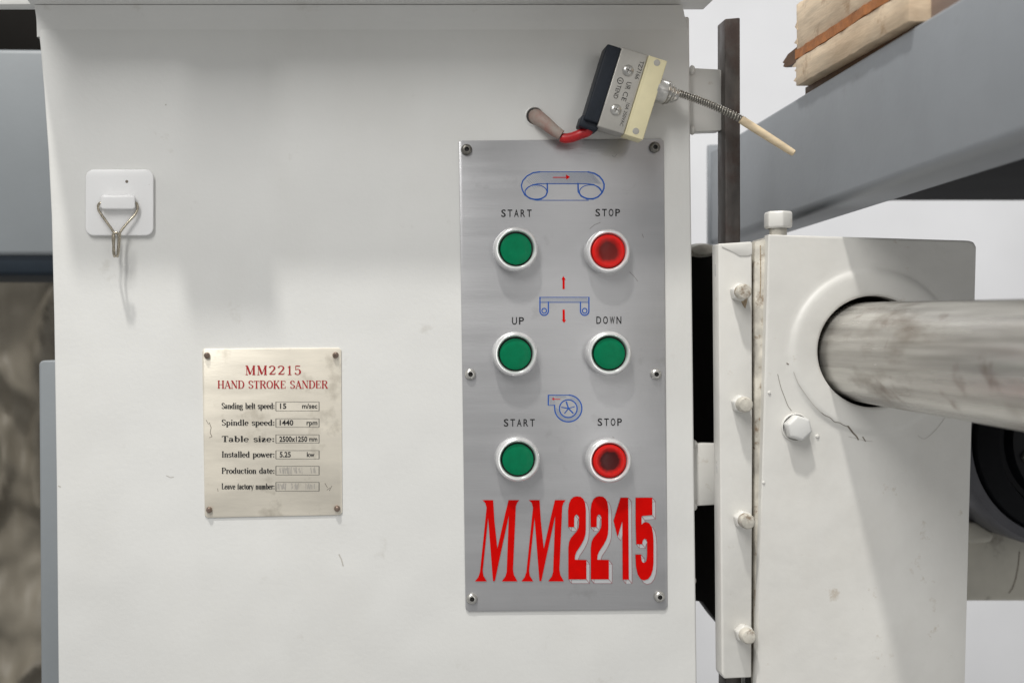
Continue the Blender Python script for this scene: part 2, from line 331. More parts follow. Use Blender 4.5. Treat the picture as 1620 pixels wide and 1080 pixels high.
# high-contrast serif letters drawn with pen strokes: cap height 1, x height .66
T_, H_ = .17, .055
def A_(*a): return arc(*a, 12)
GL = {
 'M': (1.0, [(H_, [(.14,0),(.14,1)]), (T_, [(.16,1),(.48,.04)]), (H_, [(.48,.04),(.80,1)]), (T_, [(.82,0),(.82,1)])], [(.14,0,.12),(.82,0,.15),(.12,1,.10),(.84,1,.12)]),
 'H': (.92, [(T_, [(.18,0),(.18,1)]), (T_, [(.74,0),(.74,1)]), (H_, [(.18,.5),(.74,.5)])], [(.18,0,.15),(.74,0,.15),(.18,1,.15),(.74,1,.15)]),
 'A': (.88, [(H_, [(.13,0),(.42,1)]), (T_, [(.42,1),(.74,0)]), (H_, [(.22,.32),(.64,.32)])], [(.13,0,.12),(.74,0,.15)]),
 'N': (.92, [(H_, [(.16,0),(.16,1)]), (T_, [(.16,1),(.76,0)]), (H_, [(.76,0),(.76,1)])], [(.16,0,.12),(.76,1,.12),(.12,1,.10)]),
 'D': (.90, [(T_, [(.2,0),(.2,1)]), (0, [(.2,1),(.42,1)]+A_(.42,.5,.38,.5,90,-90)+[(.2,0)])], [(.16,0,.12),(.16,1,.12)]),
 'S': (.72, [(0, [(.62,.78)]+A_(.36,.75,.23,.25,15,200)+[(.25,.56),(.50,.42)]+A_(.36,.26,.25,.26,20,-165))], [(.62,.84,.03),(.10,.14,.03)]),
 'T': (.82, [(T_, [(.41,0),(.41,1)]), (H_, [(.06,.98),(.76,.98)]), (H_, [(.07,1),(.07,.74)]), (H_, [(.75,1),(.75,.74)])], [(.41,0,.16)]),
 'R': (.90, [(T_, [(.2,0),(.2,1)]), (0, [(.2,1),(.45,1)]+A_(.45,.76,.25,.24,90,-90)+[(.2,.52)]), (T_, [(.48,.5),(.76,.0)])], [(.18,0,.14),(.16,1,.12),(.80,0,.08)]),
 'O': (.92, [(0, A_(.46,.5,.36,.5,0,360))], []),
 'K': (.92, [(T_, [(.2,0),(.2,1)]), (H_, [(.24,.38),(.72,1)]), (T_, [(.40,.58),(.76,0)])], [(.2,0,.15),(.2,1,.15),(.72,1,.12),(.76,0,.13)]),
 'E': (.82, [(T_, [(.2,0),(.2,1)]), (H_, [(.1,.98),(.70,.98)]), (H_, [(.1,.02),(.72,.02)]), (H_, [(.2,.52),(.52,.52)]), (H_, [(.69,1),(.69,.74)]), (H_, [(.71,0),(.71,.28)]), (H_, [(.52,.40),(.52,.64)])], []),
 'I': (.46, [(T_, [(.23,0),(.23,1)])], [(.23,0,.17),(.23,1,.17)]),
 'P': (.82, [(T_, [(.2,0),(.2,1)]), (0, [(.2,1),(.44,1)]+A_(.44,.74,.26,.26,90,-90)+[(.2,.48)])], [(.2,0,.16),(.16,1,.12)]),
 'L': (.80, [(T_, [(.2,0),(.2,1)]), (H_, [(.1,.02),(.70,.02)]), (H_, [(.69,0),(.69,.3)])], [(.2,1,.16)]),
 '1': (.60, [(T_*.8, [(.32,0),(.32,1)]), (H_, [(.14,.80),(.32,.98)])], [(.32,0,.18)]),
 '2': (.74, [(0, A_(.34,.74,.24,.26,170,-10)+[(.52,.56),(.30,.28),(.10,.04)]), (T_*.55, [(.10,.06),(.60,.06)]), (H_, [(.62,.04),(.64,.26)])], []),
 '5': (.74, [(H_, [(.18,1),(.60,1)]), (H_, [(.18,1),(.16,.54)]), (0, [(.16,.54)]+A_(.36,.32,.25,.31,120,-160))], [(.40,.97,.2)]),
 'a': (.66, [(T_, [(.44,.04),(.44,.46)]), (0, A_(.28,.48,.17,.17,0,170)), (0, A_(.27,.19,.17,.18,60,330)), (H_, [(.44,.05),(.60,.05)])], []),
 'n': (.74, [(T_, [(.18,0),(.18,.64)]), (0, A_(.37,.44,.19,.20,170,0)), (T_, [(.56,.44),(.56,0)])], [(.18,0,.13),(.56,0,.13),(.12,.64,.08)]),
 'd': (.74, [(T_, [(.54,0),(.54,1)]), (0, A_(.34,.32,.24,.32,30,330))], [(.60,0,.08),(.48,1,.08)]),
 'i': (.38, [(T_, [(.19,0),(.19,.64)]), (T_, [(.19,.84),(.19,.99)])], [(.19,0,.13),(.13,.64,.08)]),
 'g': (.68, [(0, A_(.30,.43,.20,.21,0,360)), (0, A_(.32,-.12,.26,.17,100,460)), (H_, [(.2,.24),(.16,.14),(.34,.05),(.50,0)]), (H_, [(.46,.58),(.62,.66)])], []),
 'b': (.72, [(T_, [(.18,0),(.18,1)]), (0, A_(.36,.32,.24,.32,150,-150))], [(.12,1,.08)]),
 'e': (.66, [(0, A_(.33,.32,.23,.32,0,320)), (H_, [(.1,.34),(.56,.34)])], []),
 'l': (.38, [(T_, [(.19,0),(.19,1)])], [(.19,0,.13),(.13,1,.08)]),
 't': (.46, [(T_, [(.2,.1),(.2,.86)]), (H_, [(.04,.62),(.40,.62)]), (H_, A_(.30,.12,.10,.11,180,330))], []),
 's': (.56, [(0, [(.46,.50)]+A_(.28,.48,.17,.17,15,200)+[(.20,.37),(.38,.28)]+A_(.28,.17,.18,.17,20,-165))], [(.46,.56,.03),(.1,.08,.03)]),
 'p': (.74, [(T_, [(.18,-.3),(.18,.64)]), (0, A_(.38,.32,.24,.32,150,-150))], [(.18,-.3,.14),(.12,.64,.08)]),
 'z': (.58, [(H_, [(.08,.62),(.48,.62)]), (T_, [(.46,.60),(.10,.03)]), (H_, [(.08,.02),(.50,.02)]), (H_, [(.09,.64),(.09,.46)]), (H_, [(.49,0),(.49,.18)])], []),
 'o': (.68, [(0, A_(.34,.32,.25,.33,0,360))], []),
 'w': (.96, [(T_, [(.10,.64),(.30,0)]), (H_, [(.30,0),(.47,.62)]), (T_, [(.45,.62),(.66,0)]), (H_, [(.66,0),(.86,.64)])], [(.10,.64,.1),(.86,.64,.08)]),
 'r': (.54, [(T_, [(.18,0),(.18,.64)]), (0, A_(.36,.46,.17,.17,170,50)), (T_*.8, [(.44,.50),(.44,.60)])], [(.18,0,.14),(.12,.64,.08)]),
 'u': (.74, [(T_, [(.18,.64),(.18,.2)]), (0, A_(.36,.22,.19,.20,180,350)), (T_, [(.55,.64),(.55,0)])], [(.12,.64,.08),(.50,.64,.08),(.62,0,.08)]),
 'c': (.62, [(0, A_(.33,.32,.23,.32,40,320)), (T_*.7, [(.48,.48),(.48,.58)])], []),
 'v': (.68, [(T_, [(.10,.64),(.34,0)]), (H_, [(.34,0),(.58,.64)])], [(.10,.64,.11),(.58,.64,.09)]),
 'f': (.46, [(T_, [(.2,0),(.2,.8)]), (H_, [(.04,.62),(.40,.62)]), (H_, A_(.33,.80,.13,.19,180,40))], [(.2,0,.14)]),
 'y': (.68, [(T_, [(.10,.64),(.36,0)]), (H_, [(.58,.64),(.30,-.22),(.14,-.28)])], [(.10,.64,.11),(.58,.64,.09)]),
 'm': (1.08, [(T_, [(.18,0),(.18,.64)]), (0, A_(.36,.44,.17,.20,170,0)), (T_, [(.53,.44),(.53,0)]), (0, A_(.71,.44,.17,.20,170,0)), (T_, [(.88,.44),(.88,0)])], [(.18,0,.12),(.53,0,.11),(.88,0,.12),(.12,.64,.08)]),
 ':': (.34, [(T_, [(.17,.02),(.17,.17)]), (T_, [(.17,.46),(.17,.61)])], []),
 ' ': (.50, [], []),
}
def serif_ink(name, text, x0, x1, base, cap, y, material, parent, bold=1.0, track=0.0):
    total = sum(GL[c][0] for c in text)+track*(len(text)-1)
    sx = (x1-x0)/total; sy = cap; ink = Ink(y); cx = 0
    for ch in text:
        w, strokes, serifs = GL[ch]
        for wd, pts in strokes:
            q = [(x0+(cx+a)*sx, base-b*sy) for a, b in pts]
            if wd == 0: fn = lambda t: max(H_*1.15, T_*abs(t.y)**1.4)*bold*(sx+sy)/2
            else: fn = wd*bold*((sx if abs(pts[-1][1]-pts[0][1]) > .1 else sy)*.5+(sx+sy)*.25)
            ink.line(q, fn)
        for a, b, hw in serifs:
            ink.line([(x0+(cx+a-hw)*sx, base-b*sy), (x0+(cx+a+hw)*sx, base-b*sy)], H_*1.2*bold*sy)
        cx += w+track
    return ink.build(name, material, parent)

# ================================================================== SETTING
wall = MB().box((-3, 1.75, -2.0), (3.2, 1.80, 2.2)).build('wall', M['wall']); tag(wall, kind='structure')

# crumpled grey-brown sheet far left
mb = MB(); nx, nz_ = 60, 110
vs = []; fs = []
for j in range(nz_+1):
    for i in range(nx+1):
        p = P(-260+430*i/nx, 380+900*j/nz_, .55)
        q = Vector((p.x*7, 3.1, p.z*4))
        n1 = noise.fractal(q, .9, 2.0, 5)*.8; r = 1-abs(noise.noise(q*1.7+Vector((5,1,2))))*2
        p.y += n1*.05 - max(0, r)**3*.03
        vs.append(p)
for j in range(nz_):
    for i in range(nx):
        a = j*(nx+1)+i; fs.append((a, a+1, a+nx+2, a+nx+1))
mb.add(vs, fs); sheet = mb.build('plastic_sheet', M['tarp'], angle=180)
tag(sheet, 'crumpled grey-brown plastic sheet hanging behind the cabinet at far left', 'sheet')

# ================================================================== CABINET
cab = thing('machine_cabinet', 'large off-white enamelled steel cabinet carrying the control panel and name plate', 'machine cabinet', P(580, 1250, .1))
def sheet_outline(y):
    return [P(*q, y) for q in [(58,40),(66,78),(72,170),(80,300),(85,500),(89,760),(93,1300),(1106,1300),(1103,1080),(1099,760),(1096,500),(1093,250),(1091,38)]]
fr = [P(*q, 0) for q in [(58,26),(63,70),(69,140),(76,240),(81,340),(85,500),(89,760),(94,1300),(1106,1300),(1103,1080),(1099,760),(1096,500),(1093,250),(1091,26)]]
bk = [Vector((p.x, .22, p.z)) for p in fr]
MB().prism(fr, bk).build('front_sheet', M['enamel'], cab, bevel=.0016, seg=3)
# cove where the sheet bends forward under the ledge
prof = [(.0008, 58), (-.0001, 46), (-.0008, 37), (-.0022, 29), (-.0045, 22), (-.0065, 17), (-.0072, 13)]
mb = MB(); n = len(prof)
l = [Vector((P(58+i*.2, 40, 0).x, y, P(0, q, 0).z)) for i, (y, q) in enumerate(prof)]
r = [Vector((P(1091-3*i, 40, 0).x, y, P(0, q, 0).z)) for i, (y, q) in enumerate(prof)]
lb = [Vector((p.x, .03, p.z)) for p in l]; rb = [Vector((p.x, .03, p.z)) for p in r]
mb.add(l+r+lb+rb, [(i, i+1, n+i+1, n+i) for i in range(n-1)] + [(i, 2*n+i, 2*n+i+1, i+1) for i in range(n-1)] +
       [(n+i, n+i+1, 3*n+i+1, 3*n+i) for i in range(n-1)] + [(n-1, 2*n-1, 4*n-1, 3*n-1)])
mb.build('bent_flange', M['enamel'], cab, angle=50)
# ledge above the sheet
zb = P(0, 12, 0).z; zt = zb+.012
def lx(px): return (px-FX)*S
plan = [(lx(-60), .006), (lx(1117), .006), (lx(1117), -.067), (lx(362), -.067), (lx(360), -.0785), (lx(226), -.0785), (lx(224), -.067), (lx(60), -.067), (lx(52), -.006), (lx(-60), -.006)]
lo = [Vector((a, b, zb)) for a, b in plan]; hi = [Vector((a, b, zt)) for a, b in plan]
MB().prism(lo, hi).build('ledge', M['enamel'], cab, bevel=.0008)
# welded lugs that carry the guide post
for pts in ([(1088,107),(1139,110),(1142,112),(1142,205),(1139,207),(1088,209)], [(1094,690),(1104,701),(1142,702),(1142,798),(1104,800),(1094,806)]):
    f = [P(*q, .0095) for q in pts]; b = [p+Vector((0,.010,0)) for p in f]
    MB().prism(f, b).build('mounting_lug', M['enamel_bracket'], cab, bevel=.0009)
for px, py, rr in ((1095,111,5),(1095,206,5),(1099,702,4),(1099,801,4),(1098,918,3.5)):
    c = P(px, py, .0085); mb = MB(); rr *= S
    mb.lathe([(0,rr),(rr*.5,rr*.87),(rr*.87,rr*.5),(rr,0),(rr*.8,-rr*.6)], 14, Matrix.Translation(c) @ Matrix.Diagonal((1,1,1.6,1)))
    mb.build('weld_bead', M['enamel_bracket'], cab)
# cable hole
c = P(846, 184, 0)
mb = MB().lathe([(.0068,.0),(.0068,.0006),(.0060,.0009),(.0056,.0004)], 32, Matrix.Translation(c))
hole = mb.build('cable_hole_rim', M['enamel'], cab)
MB().lathe([(.0057,.0002),(0,.0002)], 32, Matrix.Translation(c)).build('cable_hole', M['socket'], hole)
# scuffs and drips on the paint
for pts, w in (([(536,876),(540,884),(543,895)], 2.0), ([(92,768),(96,770)], 2), ([(263,752),(270,755),(275,754)], 1.2), ([(262,165),(262.5,167)], 2.5)):
    ik = Ink(0, .00008); ik.line(pts, w); ik.build('scuff_mark', M['scuff_and_shade'], cab)

# ================================================================== CONTROL PANEL
cp = thing('control_panel', 'brushed aluminium control panel with six push buttons and large red MM2215 lettering', 'control panel', P(895, 966, 0))
YP = -.0012
corner = [(726,225),(731,222.5),(1045,220),(1050,223),(1056,958),(1052,963.5),(741,966.5),(736.5,962)]
MB().prism([P(*q, YP) for q in corner], [P(*q, .0003) for q in corner]).build('plate', M['plate'], cp, bevel=.0003)

def on_plate(px, py, h):      # base position of something whose front, h in front of the plate, shows at that pixel
    q = P(px, py, YP-h); return Vector((q.x, YP, q.z))
# screws
def screw(px, py, m, parent, first=None, r=.0037, hh=.0024):
    c = on_plate(px, py, hh)
    if first: return dup(first, c, parent)
    o = MB().lathe([(r*.98,0),(r,hh*.25),(r*.92,hh*.6),(r*.72,hh*.9),(r*.5,hh),(r*.42,hh)], 28, Matrix.Translation(c)).build('screw', m, parent, origin=c)
    MB().lathe([(r*.43,hh*.995),(r*.40,hh*.35),(0,hh*.35)], 6, Matrix.Translation(c)).build('hex_socket', M['socket'], o, smooth=False)
    return o
s1 = screw(738.5, 236, M['steel_dark'], cp); screw(1037, 232.5, None, cp, s1)
s2 = screw(744.5, 592, M['steel'], cp)
for q in ((1039,592),(747,947.5),(1044.5,944.5)): screw(*q, None, cp, s2)

# push buttons
mm = .001
def button(px, py, capm, label, first=None):
    c = on_plate(px, py, .0085)
    if first:
        o = dup(first, c, cp); o['label'] = label; return o
    T = Matrix.Translation(c)
    o = MB().lathe([(14.7*mm,0),(14.7*mm,5.6*mm),(14.5*mm,7.0*mm),(13.9*mm,8.1*mm),(13.1*mm,8.6*mm),(12.3*mm,8.5*mm),(11.7*mm,7.9*mm),(11.4*mm,6.8*mm),(11.3*mm,2.5*mm)], 72, T).build('push_button', M['chrome'], cp, origin=c)
    o['label'] = label
    MB().lathe([(11.35*mm,4.6*mm),(0,4.6*mm)], 48, T).build('gap_shade', M['gap_shade'], o, origin=c)  # dark disc standing for the shaded gap round the cap
    if capm == 'green':
        pr = [(10.3*mm,3*mm),(10.3*mm,6.4*mm),(10.05*mm,6.9*mm),(9.5*mm,7.1*mm),(5*mm,7.2*mm),(0,7.25*mm)]
    else:
        pr = [(11.0*mm,3*mm),(11.0*mm,7.0*mm),(10.6*mm,7.9*mm),(9.6*mm,8.3*mm),(8.2*mm,8.2*mm),(6.4*mm,7.5*mm),(3*mm,7.2*mm),(0,7.1*mm)]
    MB().lathe(pr, 64, T).build('cap', M['green'] if capm == 'green' else M['red_cap' if capm == 'red' else 'red_cap_low'], o, origin=c)
    return o
bg = button(817, 393.5, 'green', 'green start button under the belt symbol')
br = button(963, 397, 'red', 'red stop button under the belt symbol')
button(816, 560, None, 'green up button', bg); button(965, 559, None, 'green down button', bg)
button(820, 727, None, 'green start button under the fan symbol', bg); button(965, 729, 'red_low', 'red stop button under the fan symbol')

for t, x0, x1, b, cpt in (('START',793,841,343,12),('STOP',942,981,342,12),('UP',810,829,513,12),('DOWN',943.5,983,512,12),('START',797,846,674,12),('STOP',945.5,984,673,12)):
    pitch = (x1-x0+3)/len(t)
    for i, ch in enumerate(t):
        sans_ink('lettering', ch, x0+i*pitch, x0+(i+1)*pitch-3, b, cpt, YP, M['black_ink'], cp, weight=.014)

# belt symbol
def zf(ox, oy, sc): return lambda pts: [(ox+a/sc, oy+b/sc) for a, b in pts]
Z = zf(810, 250, 10.125); ik = Ink(YP)
ik.line(Z([(1290,660),(1380,622),(1440,560),(1472,490),(1476,420),(1450,355),(1400,295),(1320,247),(1210,222)]), 2.4)
ik.line(Z([(1210,222),(830,222),(450,222)]), 1.1)
ik.line(Z([(450,222),(340,236),(240,290),(172,365),(150,440),(165,510),(205,590),(285,648),(380,670),(470,655),(540,610)]), 2.0)
ik.line(Z([(380,678),(1230,678)]), 1.0)
ik.line(Z([(205,530),(260,470),(330,430),(420,412),(1200,412),(1310,425),(1390,480),(1438,545)]), 1.3)
ik.line(Z([(565,400),(568,540),(540,610)]), 2.2); ik.line(Z([(1057,400),(1062,540),(1110,610),(1200,655),(1290,655)]), 2.4)
ik.circle(810+385/10.125, 250+545/10.125, 17.3, 11.2, 1.3); ik.circle(810+1258/10.125, 250+540/10.125, 17.3, 10.8, 1.3)
ik.build('belt_symbol', M['blue_ink'], cp)
ik = Ink(YP, .00006)
for i in range(60):
    x = 235+i*20
    def top(x): return 226 if 440 < x < 1220 else (226+(440-x)**2/330. if x <= 440 else 226+(x-1220)**2/330.)
    yb = 405 if x < 1230 else 415
    if x < 400: yb = 405+(400-x)*.55
    a, b = (x, max(top(x), 226)), (x+min(150, (yb-top(x))*.9), yb)
    if b[0] < 1430: ik.line(Z([a, b]), .45)
ik.build('belt_hatching', M['hatch_ink'], cp)
ik = Ink(YP, .00016); ik.line(Z([(655,311),(872,311)]), 1.3); ik.poly(Z([(865,265),(932,306),(870,347)])); ik.build('arrow', M['red_ink'], cp)
# table lift symbol
Z = zf(840, 420, 10.8); ik = Ink(YP)
ik.line(Z([(150,542),(990,542)]), 1.0); ik.line(Z([(160,628),(980,628)]), 1.0)
for xa, xb in ((154,298),(846,990)):
    m_ = (xa+xb)/2
    L0 = [(xa, 535 if xa < 400 else 615), (xa, 770)]; R0 = [(xb, 770), (xb, 615 if xa < 400 else 535)]
    ik.line(Z(L0+[(a, b) for a, b in arc(m_, 775, 72, 75, 180, 0, 12)]+R0), 2.0)
    ik.circle(840+m_/10.8, 420+772/10.8, 3.6, 3.8, 1.7)
ik.build('lift_symbol', M['blue_ink'], cp)
ik = Ink(YP, .00006)
for i in range(40): ik.line(Z([(160+i*20, 545), (205+i*20, 625)]), .4)
ik.build('lift_hatching', M['hatch_ink'], cp)
ik = Ink(YP, .00016)
ik.poly(Z([(540,402),(540,240),(524,240),(552,178),(596,245),(576,240),(576,402)])); ik.build('arrow', M['red_ink'], cp)
ik = Ink(YP, .00016)
ik.poly(Z([(540,752),(578,752),(580,928),(602,928),(566,978),(526,928),(542,928)])); ik.build('arrow', M['red_ink'], cp)
# fan symbol
Z = zf(850, 600, 13.5); ik = Ink(YP)
ik.line(Z([(236,548),(236,330)]), 2.0); ik.line(Z([(236,334),(690,334)]), 1.3)
ik.line(Z(arc(662,618,290,285,-88,172,40)+[(368,540)]), 2.0); ik.line(Z([(368,552),(236,552)]), 1.0)
ik.circle(850+662/13.5, 600+622/13.5, 14.0, 14.0, 1.9)
for a, w in (((618,470),2.2),((800,578),1.3),((770,725),2.2),((580,728),1.5),((512,592),1.5)): ik.line(Z([(666,618), a]), w)
ik.build('fan_symbol', M['blue_ink'], cp)
ik = Ink(YP, .00006)
for i in range(46):
    t = math.radians(-80+i*5.6); c0 = (662, 618)
    ik.line(Z([(c0[0]+205*math.cos(t), c0[1]+205*math.sin(t)), (c0[0]+278*math.cos(t+.18), c0[1]+275*math.sin(t+.18))]), .4)
for i in range(12): ik.line(Z([(255+i*30, 345), (290+i*30, 395 if i > 3 else 540)]), .4)
ik.build('fan_hatching', M['hatch_ink'], cp)
ik = Ink(YP, .00016); ik.poly(Z(arc(342,415,27,27,0,360,12)[:-1])); ik.line(Z([(342,420),(490,421)]), 1.0); ik.build('arrow', M['red_ink'], cp)

# big red lettering
Z = zf(740, 770, 5.0625)
Mo = [(118,105),(203,105),(213,270),(237,495),(300,215),(327,105),(412,105),(396,125),(385,152),(362,660),(370,705),(398,754),(273,754),(302,715),(312,680),(329,225),(255,570),(217,752),(202,752),(163,245),(119,670),(125,710),(152,754),(58,754),(84,722),(98,680),(151,165),(140,125)]
def smoothpoly(p, keep=()):
    return p
Two = [(805,320),(804,190),(811,135),(826,100),(848,80),(875,74),(905,78),(926,95),(939,125),(946,175),(946,330),(943,375),(932,415),(908,462),(872,515),(860,545),(857,581),(950,584),(950,738),(806,738),(806,485),(812,440),(826,408),(850,380),(876,350),(888,325),(891,300),(891,245),(886,227),(873,218),(860,224),(853,245),(852,320)]
One = [(1225,85),(1285,85),(1290,740),(1241,740),(1238,270),(1200,398),(1168,270)]
Five = [(1345,85),(1478,85),(1478,224),(1392,232),(1392,302),(1408,285),(1430,280),(1455,290),(1474,320),(1484,370),(1488,430),(1488,610),(1482,660),(1468,705),(1444,736),(1412,746),(1384,735),(1362,700),(1348,640),(1343,540),(1388,540),(1391,580),(1398,600),(1412,606),(1427,598),(1435,575),(1437,540),(1437,440),(1431,418),(1418,412),(1405,422),(1399,440),(1398,457),(1350,457),(1345,300)]
digits = [Two, [(a+180, b) for a, b in Two], One, Five]
ikl = Ink(YP, .00005); iko = Ink(YP, .00026); ikr = Ink(YP, .00048)
OX, OY = 26, 32
for dg in digits:
    n = len(dg)
    for i in range(n):
        a, b = dg[i], dg[(i+1) % n]
        ikl.poly([q for q in Z([a, b, (b[0]+OX, b[1]+OY), (a[0]+OX, a[1]+OY)])])
    iko.line(Z([(a+OX, b+OY) for a, b in dg]), .55, True)
    for i in range(n):
        p0, p1, p2 = Vector(dg[i-1]), Vector(dg[i]), Vector(dg[(i+1) % n])
        if abs((p1-p0).angle(p2-p1)) > .7: iko.line(Z([dg[i], (dg[i][0]+OX, dg[i][1]+OY)]), .6)
ikl.build('lettering_shade', M['shade_ink'], cp); iko.build('lettering_outline', M['outline_ink'], cp)
for pg in [Mo, [(a+372, b) for a, b in Mo]]+digits:
    ikr = Ink(YP, .00046); ikr.poly(Z(pg)); ikr.build('lettering', M['red_ink'], cp)
# scratches on the plate
sc_m = mat('scratch', (.25,.24,.24), .6)
for pts, w in (([(1016,370),(1018,376)],1.2), ([(996,430),(1003,437),(1009,445)],1.0), ([(969,690),(972,693)],1.0), ([(968,246),(972,249),(976,244)],.8), ([(933,362),(940,356),(950,352)],1.0)):
    ik = Ink(YP, .00006); ik.line(pts, w); ik.build('scratch', sc_m, cp)

# ================================================================== NAME PLATE
np_ = thing('name_plate', 'small brushed metal name plate with red HAND STROKE SANDER heading and black data lines', 'name plate', P(431, 817, 0))
YN = -.0009
corner = [(320,556),(323,551.5),(536,550),(540,553.5),(541.5,810),(538,814),(328,818.5),(324,815)]
MB().prism([P(*q, YN) for q in corner], [P(*q, .0003) for q in corner]).build('plate', M['nameplate'], np_, bevel=.0003)
first = None
for q in ((327.5,562),(531,561.5),(331,806),(533.5,804)):
    c = P(*q, YN); c.y = YN
    if first: dup(first, c, np_); continue
    first = MB().lathe([(.0021,0),(.0020,.0012),(.0017,.0020),(.0010,.0026),(0,.0027)], 24, Matrix.Translation(c)).build('rivet', M['copper'], np_, origin=c)
serif_ink('lettering', 'MM2215', 388, 477, 592.5, 14, YN, M['red_ink_dark'], np_, bold=1.15, track=.12)
serif_ink('lettering', 'HAND STROKE SANDER', 344, 519, 614, 12, YN, M['red_ink_dark'], np_, bold=1.1)
rows = [('Sanding belt speed:', 646.2, '15', 'm/sec', 635.5, 649.6), ('Spindle speed:', 672.5, '1440', 'rpm', 662, 675.4), ('Table size:', 698.4, '2500x1250', 'mm', 687.3, 700.4),
        ('Installed power:', 722.8, '5.25', 'kw', 712.3, 725.6), ('Production date:', 748.6, None, None, 737, 751), ('Leave factory number:', 773.4, None, None, 762.5, 776.4)]
xv = {'15': (443,453), '1440': (442.5,464), '2500x1250': (442,486), '5.25': (442.5,460)}
xu = {'m/sec': (478,502), 'rpm': (485,502), 'mm': (489,502), 'kw': (485.5,497.5)}
for t, b, v, u, y0, y1 in rows:
    serif_ink('lettering', t, 350.5, 434.5, b, 9.0, YN, M['black_ink'], np_, bold=1.3)
    ik = Ink(YN); ik.line([(436.5,y0),(436.5,y1)], 1.0); ik.line([(504.8,y0),(504.8,y1)], 1.0)
    ik.line([(436.5,y0),(504.8,y0)], .45); ik.line([(436.5,y1),(504.8,y1)], .45)
    ik.build('data_frame', M['black_ink'], np_)
    if v:
        sans_ink('lettering', v, *xv[v], b-.2, 8.6, YN, M['black_ink'], np_, weight=.022)
        sans_ink('lettering', u, *xu[u], b-.6, 7.8, YN, M['black_ink'], np_, weight=.018)
stamp = mat('stamped_scuff', (.55,.52,.47), .35, .6)
for y0, y1 in ((738.2,749.8),(763.6,775.2)):
    ik = Ink(YN, .00007)
    for i in range(24):
        x = 439+random.random()*60; ik.line([(x, y0+random.random()*3), (x+random.uniform(-2,3), y1-random.random()*3)], random.uniform(.6,1.8))
    ik.build('rubbed_marks', stamp, np_)
for pts, w in (([(331,668),(334,676),(332.5,684),(335,690)],1.0),([(326,664),(330,671)],.7),([(336,690),(331,692)],.7),([(514,764),(518,771)],.9),([(521,776),(525,768)],.8),([(344,772),(345,777)],.7),([(517,775),(522,771)],.7)):
    ik = Ink(YN, .00006); ik.line(pts, w); ik.build('smudge', M['grime'], np_)

# ================================================================== ADHESIVE HOOK
hk = thing('adhesive_hook', 'white square plastic adhesive wall hook with a bent wire hanger', 'wall hook', P(189, 373, 0))
def rrect(x0, y0, x1, y1, r, n=6):
    pts = []
    for cx, cy, a in ((x1-r, y0+r, -90), (x1-r, y1-r, 0), (x0+r, y1-r, 90), (x0+r, y0+r, 180)):
        pts += arc(cx, cy, r, r, a, a+90, n)
    return pts
pp = rrect(135.5, 268, 243, 373, 13)
MB().prism([P(a, b, -.0032) for a, b in pp], [P(a, b, -.0001) for a, b in pp]).build('backplate', M['plastic_white'], hk, bevel=.0009, seg=3)
pp = rrect(159.5, 308.5, 214, 331.5, 5)
MB().prism([P(a, b, -.0085) for a, b in pp], [P(a, b, -.003) for a, b in pp]).build('wire_holder', M['plastic_white'], hk, bevel=.0012, seg=3)
yw = -.0062
path = [(166,322,yw),(159,321,yw),(155.5,325,yw),(156,332,yw),(160,339,-.0066),(170,353,-.0075),(179,366,-.0082),(180.3,372,-.0084),(179.6,388,-.0082),(179.5,398,-.0084),(180.5,404,-.0105),(181.2,405.5,-.0135),(180.8,401,-.0165),(179.6,388,-.0175),(178.6,374,-.018),(180.0,369.5,-.018),(183,368.2,-.018),(186.6,370,-.018),(188,375,-.018),(187.2,389,-.0175),(186.2,401,-.0165),(185.6,405.5,-.0135),(186.5,404,-.0105),(187.5,398,-.0084),(188.5,386,-.0082),(189.5,372,-.0084),(191,366,-.0082),(202,352,-.0075),(213,340,-.0066),(217,332,yw),(217.5,326,yw),(215,321,yw),(208,322,yw)]
def catmull(p, n=5):
    p = [Vector(q) for q in p]; out = []
    for i in range(len(p)-1):
        a, b, c, d = p[max(i-1,0)], p[i], p[i+1], p[min(i+2, len(p)-1)]
        for k in range(n):
            t = k/n
            out.append(.5*((2*b)+(c-a)*t+(2*a-5*b+4*c-d)*t*t+(3*b-a-3*c+d)*t**3))
    return out+[p[-1]]
MB().tube(catmull([P(*q) for q in path]), .00088, 10).build('wire_hanger', M['wire'], hk, angle=60)
ik = Ink(-.0032, .0001); ik.poly(arc(200.5,287.3,2.4,2.4,0,360,14)[:-1]); ik.build('pin_hole', M['grime'], hk)

# ================================================================== LIMIT SWITCH
ls = thing('limit_switch', 'tilted limit switch with black back, cream cover strip and spring whisker', 'limit switch', P(985, 215, 0))
YS = -.024
O_ = P(959, 66.7, YS); ang = math.radians(17.2)
ex = Vector((math.cos(ang), 0, -math.sin(ang))); ez = Vector((-math.sin(ang), 0, -math.cos(ang)))   # along the width, along the length (downwards)
u = S*(D+YS)/D
def LP(a, b, d=0): return O_ + ex*(a*u) + ez*(b*u) + Vector((0, d, 0))     # switch face layout in pixels, d = depth behind the face
def lbox(a0, b0, a1, b1, d0, d1):
    fr = [LP(a0,b0,d0), LP(a1,b0,d0), LP(a1,b1,d0), LP(a0,b1,d0)]; bk = [LP(a0,b0,d1), LP(a1,b0,d1), LP(a1,b1,d1), LP(a0,b1,d1)]
    return MB().prism(fr, bk)
lbox(3, 1, 27, 126, 0.0008, .018).build('rubber_back', M['switch_black'], ls, bevel=.0012, seg=3)
lbox(-1, 118, 30, 137, .004, .018).build('cable_gland', M['switch_black'], ls, bevel=.0014, seg=3)
lbox(26.4, 0, 70, 131, 0, .014).build('body', M['switch_grey'], ls, bevel=.0007, seg=3)
lbox(70.4, 1.0, 101, 131.5, -.0012, .011).build('cover_strip', M['cream'], ls, bevel=.0006, seg=3)
